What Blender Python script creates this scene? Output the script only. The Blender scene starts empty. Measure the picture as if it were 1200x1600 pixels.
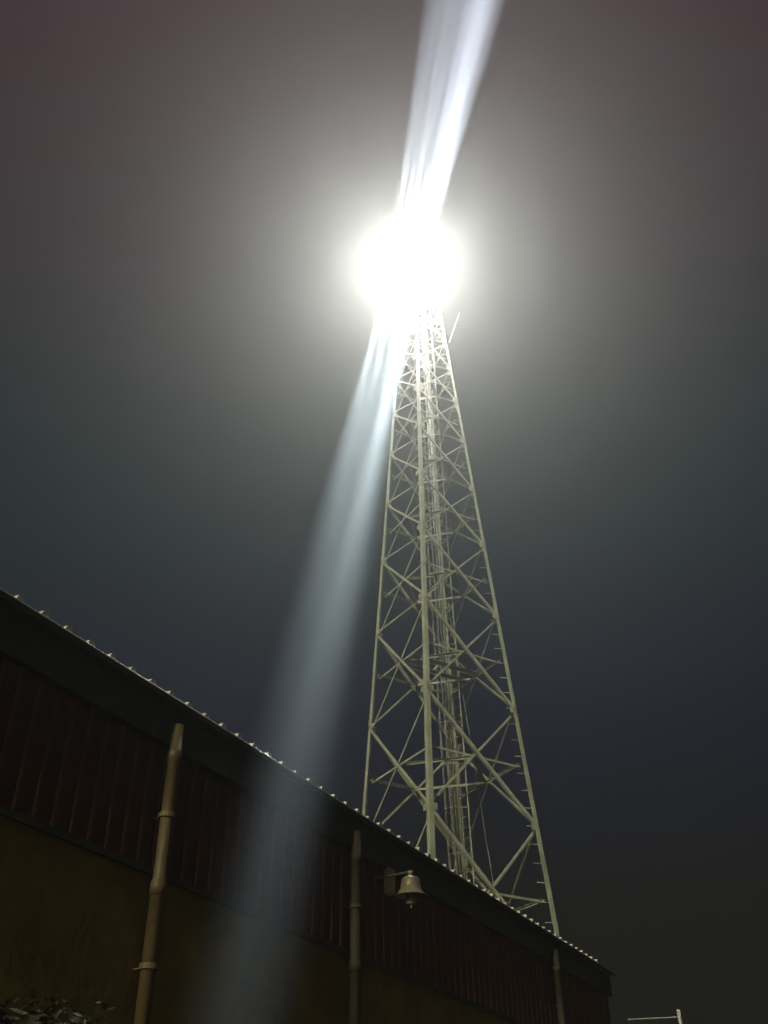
import bpy, bmesh, math, random
from mathutils import Vector, Matrix
random.seed(7)
S = bpy.context.scene
C = S.collection

# ------------------------------------------------------------------ camera
EYE = Vector((0, 0, 1.6))
cam_d = bpy.data.cameras.new('camera')
cam = bpy.data.objects.new('camera', cam_d); C.objects.link(cam)
cam_d.sensor_fit = 'VERTICAL'; cam_d.sensor_height = 24
cam_d.lens = 1525.3 / 1600 * 24
cam_d.clip_start = 0.05; cam_d.clip_end = 2000
PITCH, ROLL = 0.64137, 0.01371
cam.matrix_world = (Matrix.Translation(EYE) @ Matrix.Rotation(math.pi/2 + PITCH, 4, 'X')
                    @ Matrix.Rotation(-ROLL, 4, 'Z'))
S.camera = cam

# ------------------------------------------------------------------ night sky
W = bpy.data.worlds.new('World'); S.world = W; W.use_nodes = True
nt = W.node_tree; nt.nodes.clear()
out = nt.nodes.new('ShaderNodeOutputWorld'); add = nt.nodes.new('ShaderNodeAddShader')
b1 = nt.nodes.new('ShaderNodeBackground'); b2 = nt.nodes.new('ShaderNodeBackground')
sky = nt.nodes.new('ShaderNodeTexSky'); sky.sky_type = 'NISHITA'; sky.sun_disc = False
sky.sun_elevation = math.radians(-9); sky.sun_rotation = math.radians(204)
b1.inputs['Strength'].default_value = 0.05
nt.links.new(sky.outputs[0], b1.inputs['Color'])
tc = nt.nodes.new('ShaderNodeTexCoord'); sx = nt.nodes.new('ShaderNodeSeparateXYZ')
cr = nt.nodes.new('ShaderNodeValToRGB')
nt.links.new(tc.outputs['Generated'], sx.inputs[0]); nt.links.new(sx.outputs['Z'], cr.inputs[0])
e = cr.color_ramp.elements
e[0].position = 0.0; e[0].color = (0.0035, 0.0024, 0.0004, 1)
e[1].position = 1.0; e[1].color = (0.052, 0.018, 0.031, 1)
for p, c in ((0.22, (0.0032, 0.0024, 0.0004, 1)), (0.40, (0.0030, 0.0050, 0.0185, 1)), (0.62, (0.007, 0.017, 0.021, 1)), (0.84, (0.032, 0.014, 0.022, 1))):
    k = e.new(p); k.color = c
nt.links.new(cr.outputs[0], b2.inputs['Color']); b2.inputs['Strength'].default_value = 1.0
nt.links.new(b1.outputs[0], add.inputs[0]); nt.links.new(b2.outputs[0], add.inputs[1]); nt.links.new(add.outputs[0], out.inputs[0])

# the one far light: added in place of unseen yard lights behind the camera, left
sun_d = bpy.data.lights.new('sun', 'SUN'); sun_d.energy = 2.9; sun_d.angle = math.radians(3); sun_d.color = (1.0, 0.97, 0.62)
sun = bpy.data.objects.new('sun', sun_d); C.objects.link(sun)
SUN_TO = Vector((-0.42 * math.cos(math.radians(22)) / 0.985, -0.891 * math.cos(math.radians(22)) / 0.985, math.sin(math.radians(22)))).normalized()
sun.rotation_euler = SUN_TO.to_track_quat('Z', 'Y').to_euler()

V = S.view_settings
S.display_settings.display_device = 'sRGB'
V.view_transform = 'Standard'; V.look = 'None'; V.exposure = 0; V.gamma = 1; V.use_curve_mapping = False
S.render.engine = 'CYCLES'
cy = S.cycles
cy.use_denoising = True; cy.use_light_tree = False
cy.max_bounces = 4; cy.volume_bounces = 0; cy.diffuse_bounces = 2; cy.glossy_bounces = 2; cy.transparent_max_bounces = 8
cy.sample_clamp_indirect = 5

# ------------------------------------------------------------------ helpers
def mat(name, col, rough=0.6, metal=0.0, var=0.25, scale=6.0, bump=0.15, col2=None, emit=None):
    m = bpy.data.materials.new(name); m.use_nodes = True
    n = m.node_tree.nodes; l = m.node_tree.links; b = n['Principled BSDF']
    b.inputs['Roughness'].default_value = rough; b.inputs['Metallic'].default_value = metal
    c2 = col2 or tuple(c * (1 - var) for c in col)
    t = n.new('ShaderNodeTexCoord'); no = n.new('ShaderNodeTexNoise'); no.inputs['Scale'].default_value = scale
    no.inputs['Detail'].default_value = 6; no.inputs['Roughness'].default_value = 0.65
    l.new(t.outputs['Object'], no.inputs['Vector'])
    r = n.new('ShaderNodeValToRGB'); r.color_ramp.elements[0].position = 0.35; r.color_ramp.elements[1].position = 0.7
    r.color_ramp.elements[0].color = (*c2, 1); r.color_ramp.elements[1].color = (*col, 1)
    l.new(no.outputs[0], r.inputs[0]); l.new(r.outputs[0], b.inputs['Base Color'])
    if bump:
        bp = n.new('ShaderNodeBump'); bp.inputs['Strength'].default_value = bump; bp.inputs['Distance'].default_value = 0.01
        n2 = n.new('ShaderNodeTexNoise'); n2.inputs['Scale'].default_value = scale * 8; l.new(t.outputs['Object'], n2.inputs['Vector'])
        l.new(n2.outputs[0], bp.inputs['Height']); l.new(bp.outputs[0], b.inputs['Normal'])
    if emit:
        b.inputs['Emission Color'].default_value = (*emit[0], 1); b.inputs['Emission Strength'].default_value = emit[1]
    return m

M = dict(
    steel=mat('galvanised steel', (0.42, 0.43, 0.35), 0.7, 0.0, 0.45, 2.6),
    zinc=mat('zinc sheet', (0.72, 0.72, 0.64), 0.45, 0.0, 0.35, 3.0),
    bright_zinc=mat('polished zinc edge', (0.80, 0.80, 0.70), 0.38, 1.0, 0.1, 3.0, 0.0),
    cable=mat('grey cable sheath', (0.22, 0.22, 0.19), 0.5),
    fascia=mat('dark green grey fascia paint', (0.036, 0.035, 0.017), 0.8, 0, 0.4, 4.0),
    board=mat('dark red stained board', (0.075, 0.024, 0.012), 0.85, 0, 0.5, 5.0, 0.4),
    batten=mat('red batten', (0.095, 0.034, 0.014), 0.85, 0, 0.4, 6.0, 0.3),
    render=mat('olive render', (0.17, 0.115, 0.022), 0.95, 0, 0.45, 2.2, 0.6),
    pipe_dim_lit=mat('dim-lit pipe paint', (0.042, 0.030, 0.014), 0.8, 0, 0.5, 4.0, 0.3),  # weaker light on the farther pipes, put into a darker colour
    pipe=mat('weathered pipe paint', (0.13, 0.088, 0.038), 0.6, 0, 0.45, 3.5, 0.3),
    shade=mat('enamel lamp shade', (0.46, 0.38, 0.27), 0.26, 0.55, 0.35, 9.0, 0.1),
    box=mat('old tan plastic', (0.50, 0.38, 0.20), 0.6, 0, 0.3, 9.0),
    concrete=mat('concrete', (0.26, 0.25, 0.22), 0.95, 0, 0.35, 3.0, 0.5),
    black=mat('black paint', (0.03, 0.03, 0.03), 0.5),
    ground=mat('dark gravel ground', (0.075, 0.068, 0.05), 1.0, 0, 0.5, 1.5, 0.8),
    leaf=mat('leaf', (0.05, 0.052, 0.022), 0.5, 0, 0.5, 7.0, 0.1),
    bark=mat('bark', (0.10, 0.075, 0.05), 0.95, 0, 0.4, 9.0, 0.6),
    lens=mat('lit lamp glass', (0.8, 0.8, 0.8), 0.2, 0, 0.0, 1.0, 0, None, ((1.0, 0.99, 0.93), 60.0)),
    glass=mat('unlit bulb glass', (0.25, 0.19, 0.09), 0.08, 0, 0.1, 3.0, 0),
)

def mesh(name, vs, fs):
    me = bpy.data.meshes.new(name); me.from_pydata([tuple(v) for v in vs], [], fs); me.update(); return me
def link(name, me, m, parent=None):
    o = bpy.data.objects.new(name, me)
    if m is not None and not me.materials: me.materials.append(m)
    C.objects.link(o)
    if parent is not None: o.parent = parent
    return o
def tag(o, label=None, cat=None, group=None, kind=None):
    for k, v in (('label', label), ('category', cat), ('group', group), ('kind', kind)):
        if v: o[k] = v
    return o
def empty(name, loc, rz=0.0):
    o = bpy.data.objects.new(name, None); o.location = loc; o.rotation_euler = (0, 0, rz); o.empty_display_size = .3
    C.objects.link(o); return o
def extrude(prof, P, Q, e1, e2):
    """profile (list of 2D points) in the basis e1,e2 swept from P to Q"""
    n = len(prof); vs = [P + e1*a + e2*b for a, b in prof] + [Q + e1*a + e2*b for a, b in prof]
    fs = [(i, (i+1) % n, n + (i+1) % n, n + i) for i in range(n)] + [tuple(range(n))[::-1], tuple(range(n, 2*n))]
    return vs, fs
def fix(me):
    b = bmesh.new(); b.from_mesh(me); bmesh.ops.recalc_face_normals(b, faces=b.faces); b.to_mesh(me); b.free(); return me
def box_vf(x0, x1, y0, y1, z0, z1):
    vs = [Vector((x, y, z)) for x in (x0, x1) for y in (y0, y1) for z in (z0, z1)]
    return vs, [(0, 1, 3, 2), (4, 6, 7, 5), (0, 4, 5, 1), (2, 3, 7, 6), (0, 2, 6, 4), (1, 5, 7, 3)]
def join(*vf):
    V_, F_ = [], []
    for v, f in vf:
        o = len(V_); V_ += list(v); F_ += [tuple(i + o for i in q) for q in f]
    return V_, F_
def tube_vf(P, Q, r, n=10, r2=None):
    P = Vector(P); Q = Vector(Q); d = (Q - P).normalized()
    a = d.orthogonal().normalized(); b = d.cross(a); r2 = r if r2 is None else r2
    vs = [P + (a*math.cos(t) + b*math.sin(t))*r for t in [2*math.pi*i/n for i in range(n)]] + \
         [Q + (a*math.cos(t) + b*math.sin(t))*r2 for t in [2*math.pi*i/n for i in range(n)]]
    return vs, [(i, (i+1) % n, n + (i+1) % n, n + i) for i in range(n)] + [tuple(range(n))[::-1], tuple(range(n, 2*n))]
def lathe_vf(pr, n=24, c=(0, 0, 0)):
    c = Vector(c); vs = []; fs = []
    for r, z in pr:
        vs += [c + Vector((r*math.cos(2*math.pi*i/n), r*math.sin(2*math.pi*i/n), z)) for i in range(n)]
    for k in range(len(pr)-1):
        fs += [(k*n+i, k*n+(i+1) % n, (k+1)*n+(i+1) % n, (k+1)*n+i) for i in range(n)]
    return vs, fs
def smooth(o):
    for p in o.data.polygons: p.use_smooth = True
    return o
def bevel(o, w=0.006):
    b = bmesh.new(); b.from_mesh(o.data)
    bmesh.ops.bevel(b, geom=list(b.edges), offset=w, segments=1, affect='EDGES'); b.to_mesh(o.data); b.free(); return o

# ------------------------------------------------------------------ ground
g = link('ground', mesh('ground', [(-300, -300, 0), (300, -300, 0), (300, 300, 0), (-300, 300, 0)], [(0, 1, 2, 3)]), M['ground'])
tag(g, 'dark gravel ground of the yard', kind='structure')

# ------------------------------------------------------------------ long shed on the left
# local frame: +X runs along the wall away from the camera, -Y points to the camera's side, wall face at y = 0
TH = math.radians(27.5)
WN = Vector((math.cos(TH), -math.sin(TH), 0)); WD = Vector((math.sin(TH), math.cos(TH), 0))
DW = 4.70
shed = empty('shed_building', -WN * DW, math.pi/2 - TH)
tag(shed, 'long dark shed with red boarded band, ribbed metal roof edge and downpipes', 'shed')
S0, S1 = -3.0, 16.35
DEP = 3.2
vf = join(box_vf(S0, S1, 0.0, 0.22, 0, 3.66), box_vf(S0, S1, 0.035, 0.22, 3.66, 4.80),
          box_vf(S0, S0 + .22, 0.223, DEP, 0, 4.8), box_vf(S1 - .22, S1, 0.223, DEP, 0, 4.8), box_vf(S0 + .223, S1 - .223, DEP - .22, DEP, 0, 4.8))
link('wall', fix(mesh('wall', *vf)), M['render'], shed)
link('sill_rail', fix(mesh('sill_rail', *box_vf(S0, S1, -0.028, 0.034, 3.663, 3.71))), M['fascia'], shed)
# fascia boards, about 2.7 m each
x = S0; k = 0
while x < S1 - .1:
    x1 = min(x + 2.72, S1)
    o = link('fascia_board', fix(mesh('fascia_board', *box_vf(x + .003, x1 - .003, -0.062 - .002*(k % 2), 0.030, 4.60, 4.905))), M['fascia'], shed)
    x = x1; k += 1
BW = 0.165
me_b = fix(mesh('board', *box_vf(.004, BW - .004, 0.0, 0.031, 3.713, 4.597)))
me_t = fix(mesh('batten', *box_vf(-.014, .014, -0.022, -0.001, 3.713, 4.597)))
me_b.materials.append(M['board']); me_t.materials.append(M['batten'])
for i in range(int((S1 - S0) / BW)):
    o = link('board', me_b, None, shed); o.location = (S0 + i*BW, random.uniform(-.0008, 0), 0)
    if i:
        o = link('batten', me_t, None, shed); o.location = (S0 + i*BW + random.uniform(-.003, .003), random.uniform(-.002, 0), 0)
# ribbed roof sheets, four ribs each; rising gently to the back
RP = 0.224; slope = math.tan(math.radians(4))
def roof_sheet(nr):
    prof = []
    for r in range(nr):
        x0 = r*RP
        prof += [(x0, 0), (x0 + .062, 0), (x0 + .084, .044), (x0 + .124, .044), (x0 + .146, 0)]
    prof += [(nr*RP - .002, 0)]
    n = len(prof); vs = []
    for (y, dz) in ((-0.135, 0), (DEP + .15, 0), (-0.135, -.004), (DEP + .15, -.004)):
        vs += [Vector((a, y, b + dz + (y + .135)*slope)) for a, b in prof]
    fs = [(i, i+1, n+i+1, n+i) for i in range(n-1)] + [(2*n+i, 3*n+i, 3*n+i+1, 2*n+i+1) for i in range(n-1)]
    fs += [(i, 2*n+i, 2*n+i+1, i+1) for i in range(n-1)] + [(n+i, n+i+1, 3*n+i+1, 3*n+i) for i in range(n-1)]
    # foam closers in the rib mouths, set a little back: the ends read as solid
    for r in range(nr):
        x0 = r*RP + .062; b = len(vs)
        vs += [Vector((x0, -.132, .0)), Vector((x0 + .084, -.132, .0)), Vector((x0 + .062, -.137, .043)), Vector((x0 + .022, -.137, .043))]
        fs.append((b, b+1, b+2, b+3))
    return fix(mesh('roof_sheet', vs, fs))
rs = roof_sheet(4); rs.materials.append(M['zinc'])
ns = int((S1 - S0 + .3) / (4*RP))
for i in range(ns):
    o = link('roof_sheet', rs, None, shed); o.location = (S0 - .15 + i*4*RP, random.uniform(-.003, .003), 4.925 + random.uniform(-.003, .003))
# drip edge under the sheets
link('drip_edge', fix(mesh('drip_edge', *join(box_vf(S0 - .1, S1 + .06, -0.142, -0.064, 4.908, 4.917), box_vf(S0 - .1, S1 + .06, -0.146, -0.142, 4.880, 4.916)))), M['fascia'], shed)
smooth(link('rolled_edge', fix(mesh('rolled_edge', *tube_vf((S0 - .1, -.149, 4.919), (S1 + .06, -.149, 4.919), .006, 10))), M['bright_zinc'], shed))
# downpipes
def downpipe(s, pm):
    top = 4.74; y = -.085
    prof = [(0.052, 0.0), (0.052, 3.56)]
    v1 = lathe_vf([(0.0, 0.02), (.050, .02), (.050, 3.57), (.054, 3.572), (.056, 3.50), (.058, 3.50), (.058, 3.585), (.050, 3.60), (.048, 3.61), (.048, 4.46), (.055, 4.462), (.055, 4.53), (.047, 4.535), (.045, top), (.0, top)], 20, (s, y - .04, 0))
    p = smooth(link('downpipe', fix(mesh('downpipe', *v1)), pm, shed))
    for z in (2.2, 3.05, 4.05):
        br = link('bracket', fix(mesh('bracket', *join(lathe_vf([(.060, z-.018), (.064, z-.018), (.064, z+.018), (.060, z+.018)], 16, (s, y - .04, 0)), box_vf(s - .006, s + .006, y + .02, 0.0, z - .006, z + .006)))), pm, p)
for s, pm in ((5.37, M['pipe']), (8.12, M['pipe_dim_lit']), (13.62, M['pipe_dim_lit'])): downpipe(s, pm)

# ------------------------------------------------------------------ wall lamp and box below the eave
def shed_pt(s, y, z): return -WN*DW + WD*s + (-WN)*y + Vector((0, 0, z))
wl = empty('wall_lamp', shed_pt(8.68, -0.415, 4.25), math.pi/2 - TH)
tag(wl, 'tan bell shaped outdoor lamp, unlit, hanging under the shed eave', 'lamp')
sh = lathe_vf([(.030, .165), (.070, .160), (.088, .145), (.096, .09), (.106, .045), (.130, .012), (.168, -.018), (.166, -.022), (.127, .006), (.101, .040), (.091, .085), (.083, .138), (.03, .156)], 28)
smooth(link('lamp_shade', fix(mesh('lamp_shade', *sh)), M['shade'], wl))
smooth(link('bulb', fix(mesh('bulb', *lathe_vf([(.0, .10), (.028, .10), (.030, .03), (.046, -.01), (.056, -.045), (.046, -.078), (.022, -.092), (.0, -.094)], 20))), M['glass'], wl))
smooth(link('finial', fix(mesh('finial', *lathe_vf([(0, -.093), (.010, -.095), (.013, -.108), (.008, -.122), (0, -.126)], 12))), M['shade'], wl))
smooth(link('neck', fix(mesh('neck', *join(lathe_vf([(.0, .160), (.026, .160), (.026, .20), (.030, .202), (.030, .225), (0, .23)], 14)))), M['shade'], wl))
link('bracket_arm', fix(mesh('bracket_arm', *join(tube_vf((0, 0, .212), (0, .40, .212), .014), box_vf(-.04, .04, .400, .415, .14, .27)))), M['fascia'], wl)
jb = link('junction_box', fix(mesh('junction_box', *box_vf(-.055, .055, -.085, 0, -.14, .12))), M['box'])
bevel(jb, .012); jb.location = shed_pt(8.93, -.003, 4.50); jb.rotation_euler = (0, 0, math.pi/2 - TH)
tag(jb, 'small tan upright box fixed to the wall left of the bell lamp', 'box')
link('box_lid', fix(mesh('box_lid', *box_vf(-.048, .048, -.092, -.0855, -.128, .108))), M['box'], jb)
link('conduit', fix(mesh('conduit', *join(tube_vf((.02, -.03, .1205), (.02, -.03, .20), .009)))), M['cable'], jb)

# ------------------------------------------------------------------ lattice floodlight tower
A0, K, YAW = 3.472, 0.078766, -0.23396
def legp(j, h, inset=0.0):
    a = A0 - K*h - inset; t = YAW + [math.pi, -math.pi/2, 0, math.pi/2][j]
    return Vector((1.73865 - .003084*h + a*math.cos(t), 28 + .00019*h + a*math.sin(t), h))
BASE = Vector((1.73865, 28, 0))
tower = empty('floodlight_tower', BASE)
tag(tower, 'tall tapering steel lattice tower with lit floodlights at its top', 'tower')
def part(name, vf, m, parent=tower, sm=False):
    vs, fs = vf; o = link(name, fix(mesh(name, [v - BASE for v in vs], fs)), m, parent)
    return smooth(o) if sm else o
def angle(P, Q, e1, e2, w, t):
    d = (Q - P).normalized(); e1 = (e1 - d*e1.dot(d)).normalized(); e2 = (e2 - d*e2.dot(d) - e1*e2.dot(e1)).normalized()
    return extrude([(0, 0), (w, 0), (w, t), (t, t), (t, w), (0, w)], P, Q, e1, e2)
NODES = [0.35, 2.3, 6.75, 10.87, 14.47, 17.80, 20.64, 23.12, 25.44, 27.5, 29.3, 30.9, 32.3, 33.5]
TOP = 33.9
fn = []
for j in range(4):
    a, b = legp(j, 0), legp((j+1) % 4, 0); mid = (a + b)/2 - BASE; fn.append(Vector((mid.x, mid.y, 0)).normalized())
for j in range(4):
    P, Q = legp(j, .3), legp(j, TOP)
    e1 = (legp((j+1) % 4, 0) - legp(j, 0)).normalized(); e2 = (legp((j-1) % 4, 0) - legp(j, 0)).normalized()
    d_ = (Q - P).normalized(); u1 = (e1 - d_*e1.dot(d_)).normalized(); u2 = (e2 - d_*e2.dot(d_)).normalized()
    pr = lambda w, t: [(0, 0), (w, 0), (w, t), (t, t), (t, w), (0, w)]
    va = [P + u1*a + u2*b for a, b in pr(.175, .022)] + [Q + u1*a + u2*b for a, b in pr(.085, .014)]
    lg = part('leg', (va, [(i, (i+1) % 6, 6 + (i+1) % 6, 6 + i) for i in range(6)] + [tuple(range(6))[::-1], tuple(range(6, 12))]), M['steel'])
    for h in (6.75, 14.47, 20.64, 27.5):      # splice plates
        c = legp(j, h)
        for ev, nv in ((e1, fn[j]), (e2, fn[j-1])):
            u = Vector((0, 0, 1)); c2 = c + ev*.10 + nv*.004
            vs = [c2 + ev*a + u*b + nv*t for t in (0, .014) for a, b in ((-.07, -.24), (.05, -.24), (.05, .24), (-.07, .24))]
            part('splice_plate', (vs, [(0, 3, 2, 1), (4, 5, 6, 7), (0, 1, 5, 4), (1, 2, 6, 5), (2, 3, 7, 6), (3, 0, 4, 7)]), M['steel'], lg)
    ft = part('footing', tube_vf(legp(j, -.2), legp(j, .32), .55, 16), M['concrete'])
for f in range(4):
    j, jn = f, (f+1) % 4; nrm = fn[f]
    al = (legp(jn, 0) - legp(j, 0)).normalized()
    def fp(u, h): return legp(j, h).lerp(legp(jn, h), u)
    for i in range(1, len(NODES) - 1):
        h0, h1 = NODES[i], NODES[i+1]; w0 = (A0 - K*h0); w1 = (A0 - K*h1)
        hm = h0 + (h1 - h0) * w0 / (w0 + w1)
        big = .098 - .006*(i - 1); sml = .064 - .003*(i - 1)
        g0 = .06
        ins = -nrm
        # thick diagonal from front-side leg, thin one crossing behind it
        thick = (1, 0) if f in (0, 1) else (0, 1)
        for (u0, u1), w, off in ((thick, big, .004), ((1 - thick[0], 1 - thick[1]), sml, .13)):
            P = fp(u0, h0); Q = fp(u1, h1); d = (Q - P).normalized()
            P = P + d*g0 + ins*off; Q = Q - d*g0 + ins*off
            e1 = d.cross(nrm)
            part('diagonal_brace', angle(P - e1.normalized()*w/2, Q - e1.normalized()*w/2, e1, ins, w, .012), M['steel'])
        off = .225 if True else 0
        for ua, ub in ((0.02, .5), (.5, .98)):
            P = fp(ua, hm) + ins*off; Q = fp(ub, hm) + ins*off
            part('horizontal_brace', angle(P, Q, Vector((0, 0, -1)), ins, sml + .005, .011), M['steel'])
        # gusset plate at each node of the leg
        for u, sgn in ((0, 1), (1, -1)):
            c = fp(u, h0) + al*sgn*.15 + nrm*.006
            vs = [c + al*a + Vector((0, 0, b)) + nrm*t for t in (0, .012) for a, b in ((-.12, -.09), (.10, -.09), (.10, .09), (-.12, .09))]
            part('gusset_plate', (vs, [(0, 3, 2, 1), (4, 5, 6, 7), (0, 1, 5, 4), (1, 2, 6, 5), (2, 3, 7, 6), (3, 0, 4, 7)]), M['steel'])
for i in range(1, len(NODES) - 1):          # plan bracing between the middles of the faces
    h0, h1 = NODES[i], NODES[i+1]; w0 = (A0 - K*h0); w1 = (A0 - K*h1); hm = h0 + (h1 - h0)*w0/(w0 + w1)
    mids = [legp(f, hm).lerp(legp((f+1) % 4, hm), .5) - fn[f]*.31 for f in range(4)]
    for f in range(4):
        P, Q = mids[f], mids[(f+1) % 4]; d = (Q - P).normalized()
        part('plan_brace', angle(P, Q, d.cross(Vector((0, 0, 1))), Vector((0, 0, -1)), .07, .01), M['steel'])
    if i in (4,):                            # rest platform strips
        for s_ in (-.3, .3):
            P = mids[0].lerp(mids[3], .0) + Vector((0, 0, .02)); Q = mids[2] + Vector((0, 0, .02)); d = (Q-P).normalized(); e = d.cross(Vector((0, 0, 1)))
            part('platform_beam', angle(P + e*s_, Q + e*s_, e, Vector((0, 0, -1)), .12, .012), M['steel'])
# step bolts on the right hand leg
h = 2.6; k = 0
while h < 33:
    c = legp(2, h); d = Vector((-0.93, -.36, 0)) if k % 2 == 0 else Vector((-.90, .42, 0))
    d = Vector((-1, -.12, 0)).normalized()
    part('step_bolt', tube_vf(c + Vector((-.0, 0, 0)), c + d*.34, .013, 6), M['steel']); h += .52; k += 1
# feeder pipes and caged ladder in the back corner
def br(t, h, inn): return legp(3, h).lerp(legp(2, h), t) - fn[2]*inn
def offp(dist, h, inn):                       # metres along the back right face from the back leg
    a, b = legp(3, h), legp(2, h); return a + (b - a).normalized()*dist - fn[2]*inn
for dist, r in ((.18, .030), (.34, .040), (.47, .028), (.56, .020)):
    part('feeder_pipe', tube_vf(offp(dist, .4, .45), offp(dist, 33, .30), r, 8), M['cable'], tower, True)
lad = part('ladder', join(tube_vf(offp(.66, .4, .5), offp(.52, 33, .35), .026, 6), tube_vf(offp(1.10, .4, .5), offp(.96, 33, .35), .026, 6)), M['steel'])
h = 3.0
while h < 30:
    part('rung', tube_vf(offp(.66 - .0043*h, h, .5 - .0046*h), offp(1.10 - .0043*h, h, .5 - .0046*h), .013, 5), M['steel'], lad); h += .32
h = 4.0
al2 = (legp(2, 0) - legp(3, 0)).normalized(); inw = -fn[2]
while h < 28:
    c = offp(.88 - .0043*h, h, .5); pts = [c + al2*(.38*math.cos(a)) + inw*(.62*math.sin(a)) for a in [math.pi*q/8 for q in range(9)]]
    part('cage_hoop', join(*[box for box in (tube_vf(pts[q], pts[q+1], .016, 4) for q in range(8))]), M['steel'], lad); h += 1.35
for a in (.5, 1.1, math.pi/2, 2.2, 2.8):
    def cp(h): return offp(.88 - .0043*h, h, .5) + al2*(.38*math.cos(a)) + inw*(.62*math.sin(a))
    part('cage_strip', tube_vf(cp(4), cp(27.8), .010, 4), M['steel'], lad)
part('stay_cable', tube_vf(br(.50, 5.5, .2), br(.20, 19.5, .25), .014, 6), M['cable'])
# head: deck, cross bars, floodlights, lightning rod
tp = [legp(j, TOP) for j in range(4)]; cT = sum(tp, Vector())/4
part('head_frame', join(*[tube_vf(tp[j], tp[(j+1) % 4], .06, 8) for j in range(4)]), M['steel'])
part('lightning_rod', tube_vf(cT + Vector((0, 0, -.3)), cT + Vector((0, 0, 4.6)), .022, 8, .008), M['steel'])
part('whip_aerial', tube_vf(legp(2, 30.9) + Vector((.1, 0, 0)), legp(2, 32.6) + Vector((.75, 0, .1)), .016, 6), M['steel'])
HY = 26.15
LB = Vector((1.10, HY, 32.5)) ; UB = Vector((1.13, HY, 33.25))
for a_, b_ in ((legp(0, 32.9), LB + Vector((-.3, .3, 0))), (legp(2, 32.9), LB + Vector((.9, .3, 0))), (LB + Vector((-.3, .36, -.1)), UB + Vector((-.3, .36, .1))), (LB + Vector((.9, .36, -.1)), UB + Vector((.9, .36, .1)))):
    part('outrigger', tube_vf(a_, b_, .045, 8), M['steel'])
part('cross_bar', tube_vf(LB + Vector((-1.1, .3, 0)), LB + Vector((1.1, .3, 0)), .05, 8), M['steel'])
part('cross_bar', tube_vf(UB + Vector((-1.1, .3, 0)), UB + Vector((1.1, .3, 0)), .05, 8), M['steel'])
def flood(c, aim):
    """housing with a lit glass face looking along aim"""
    aim = aim.normalized(); e1 = Vector((1, 0, 0)); e1 = (e1 - aim*e1.dot(aim)).normalized(); e2 = aim.cross(e1)
    def ring(w, h_, t): return [c + e1*a*w + e2*b*h_ + aim*t for a, b in ((-1, -1), (1, -1), (1, 1), (-1, 1))]
    vs = ring(.08, .07, -.22) + ring(.14, .13, -.10) + ring(.16, .15, .0) + ring(.145, .135, .0) + ring(.145, .135, -.02)
    fs = [(3, 2, 1, 0)] + [(4*k+i, 4*k+(i+1) % 4, 4*k+4+(i+1) % 4, 4*k+4+i) for k in range(4) for i in range(4)]
    hs = part('floodlight', (vs, fs), M['black'])
    v = [c + e1*a*.143 + e2*b*.133 + aim*t for t in (-.018, -.006) for a, b in ((-1, -1), (1, -1), (1, 1), (-1, 1))]
    part('lamp_glass', (v, [(0, 3, 2, 1), (4, 5, 6, 7), (0, 1, 5, 4), (1, 2, 6, 5), (2, 3, 7, 6), (3, 0, 4, 7)]), M['lens'], hs)
    part('yoke', join(tube_vf(c - aim*.1 - e1*.18, c - aim*.1 + e1*.18, .015, 6), tube_vf(c - aim*.1, c + Vector((0, .3, 0)), .02, 6)), M['steel'], hs)
GLOW = 2150.0; COL = (1.0, 0.99, 0.96)
def point(p, w):
    d = bpy.data.lights.new('lamp_light', 'POINT'); d.energy = w; d.shadow_soft_size = .45; d.color = COL
    o = bpy.data.objects.new('lamp_light', d); o.location = p; C.objects.link(o)
def spot(p, aim, w, ang, blend, col):
    d = bpy.data.lights.new('streak_beam', 'SPOT'); d.energy = w; d.spot_size = math.radians(ang); d.spot_blend = blend; d.shadow_soft_size = .05; d.color = col
    o = bpy.data.objects.new('streak_beam', d); o.location = p; o.rotation_euler = aim.to_track_quat('-Z', 'Y').to_euler(); C.objects.link(o)
# lower row down, upper row level: beams added to imitate the lens streak
DOWN = [(-.90, (-1.16, 4.5, 0), .62, 1.0), (-.70, (-1.13, 4.5, 0), .10, 1.0), (-.50, (-1.10, 4.5, 0), .60, 1.0), (-.29, (-1.07, 4.5, 0), .12, 1.0), (-.08, (-1.04, 4.5, 0), .45, 1.0), (.16, (-1.01, 4.5, 0), 1.25, 1.0), (.38, (-.99, 4.5, 0), .45, 1.1)]
for dx, tgt, w, ang in DOWN:
    c = LB + Vector((dx, 0, 0)); aim = Vector(tgt) - c; flood(c, aim)
    spot(c + aim.normalized()*.05, aim, 800000*w, ang, 1.0, (.76, .90, 1.0))
UP = [(-.80, (.136, -1, .004), .42, 4.4), (-.58, (.146, -1, .001), .40, 4.0), (-.36, (.154, -1, .003), .55, 4.4), (-.14, (.163, -1, .0), .45, 4.2), (.08, (.172, -1, .004), .85, 4.6), (.30, (.180, -1, .0), 1.0, 4.6), (.52, (.188, -1, .002), .55, 5.0)]
for dx, a, w, ang in UP:
    c = UB + Vector((dx, 0, 0)); aim = Vector(a); flood(c, aim)
    spot(c + aim.normalized()*.05, aim, 9500000*w, ang, 1.0, (.78, .83, 1.0))
for dx in (-.40, -.2, 0, .2, .40):
    point((LB + UB)/2 + Vector((dx, -.60, 0)), GLOW)

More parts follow.
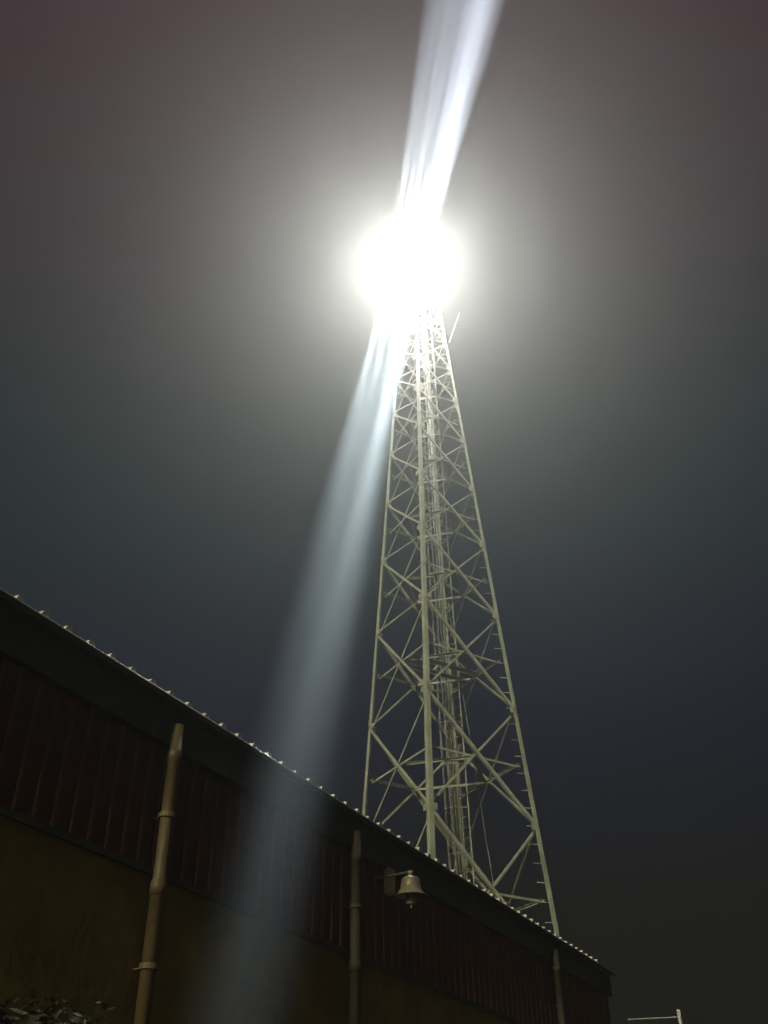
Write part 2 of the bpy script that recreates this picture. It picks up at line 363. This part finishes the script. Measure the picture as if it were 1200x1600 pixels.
# ------------------------------------------------------------------ far post with a rail, right
pf = empty('slim_post', (5.31, 20, 0)); tag(pf, 'pale slim steel post with a thin level arm, beyond the shed end', 'post')
link('post', fix(mesh('post', *join(tube_vf((0, 0, 0), (0, 0, 4.93), .032, 10)))), M['zinc'], pf)
link('cap', fix(mesh('cap', *tube_vf((0, 0, 4.932), (0, 0, 4.96), .042, 10, .03))), M['zinc'], pf)
link('arm', fix(mesh('arm', *tube_vf((-.033, 0, 4.84), (-.95, .02, 4.815), .012, 8))), M['steel'], pf)

# ------------------------------------------------------------------ shrub at the lower left, against the wall
sb = empty('shrub', shed_pt(3.55, -.75, 0)); tag(sb, 'dim leafy shrub top at the foot of the shed wall', 'shrub')
stems = []
for i in range(9):
    a = i*.7; stems.append(tube_vf((0, 0, 0), (.45*math.cos(a), .35*math.sin(a), 2.1 + .3*random.random()), .018, 5, .006))
link('stem', fix(mesh('stem', *join(*stems))), M['bark'], sb)
vs, fs = [], []
for i in range(12000):
    a = random.uniform(0, 2*math.pi); r = random.random()**.5; z = random.uniform(.5, 1)
    R = .85*math.sin(math.pi*min(1, (1.08 - z)*1.4))**.6 if z > .3 else .8
    lump = 1 + .18*math.sin(5*a + 2) + .1*math.sin(11*a)
    c = Vector((R*r*lump*math.cos(a), R*r*lump*math.sin(a), z*2.42 + .12*math.sin(3*a)*z + random.gauss(0, .03)))
    d = Vector((random.gauss(0, 1), random.gauss(0, 1), random.gauss(0, .6))).normalized(); s = d.orthogonal().normalized(); L = random.uniform(.018, .040)
    b = len(vs); vs += [c - d*L, c + s*L*.4, c + d*L, c - s*L*.4]; fs.append((b, b+1, b+2, b+3))
tag(link('foliage', mesh('foliage', vs, fs), M['leaf'], sb), kind='stuff')

# ------------------------------------------------------------------ haze volume added to make the lamp glare
hz = link('haze', fix(mesh('haze', *box_vf(-310, 310, -310, 310, -1, 40.0))), None); tag(hz, 'thin haze added to spread the floodlight glare', kind='stuff')
hm = bpy.data.materials.new('haze'); hm.use_nodes = True; n = hm.node_tree.nodes; n.clear()
mo = n.new('ShaderNodeOutputMaterial'); pv = n.new('ShaderNodeVolumePrincipled')
pv.inputs['Color'].default_value = (.93, .96, .92, 1); pv.inputs['Density'].default_value = 0.005; pv.inputs['Anisotropy'].default_value = 0.80
hm.node_tree.links.new(pv.outputs[0], mo.inputs['Volume']); hz.data.materials.append(hm)
hm.cycles.volume_sampling = 'EQUIANGULAR'; hm.cycles.homogeneous_volume = True
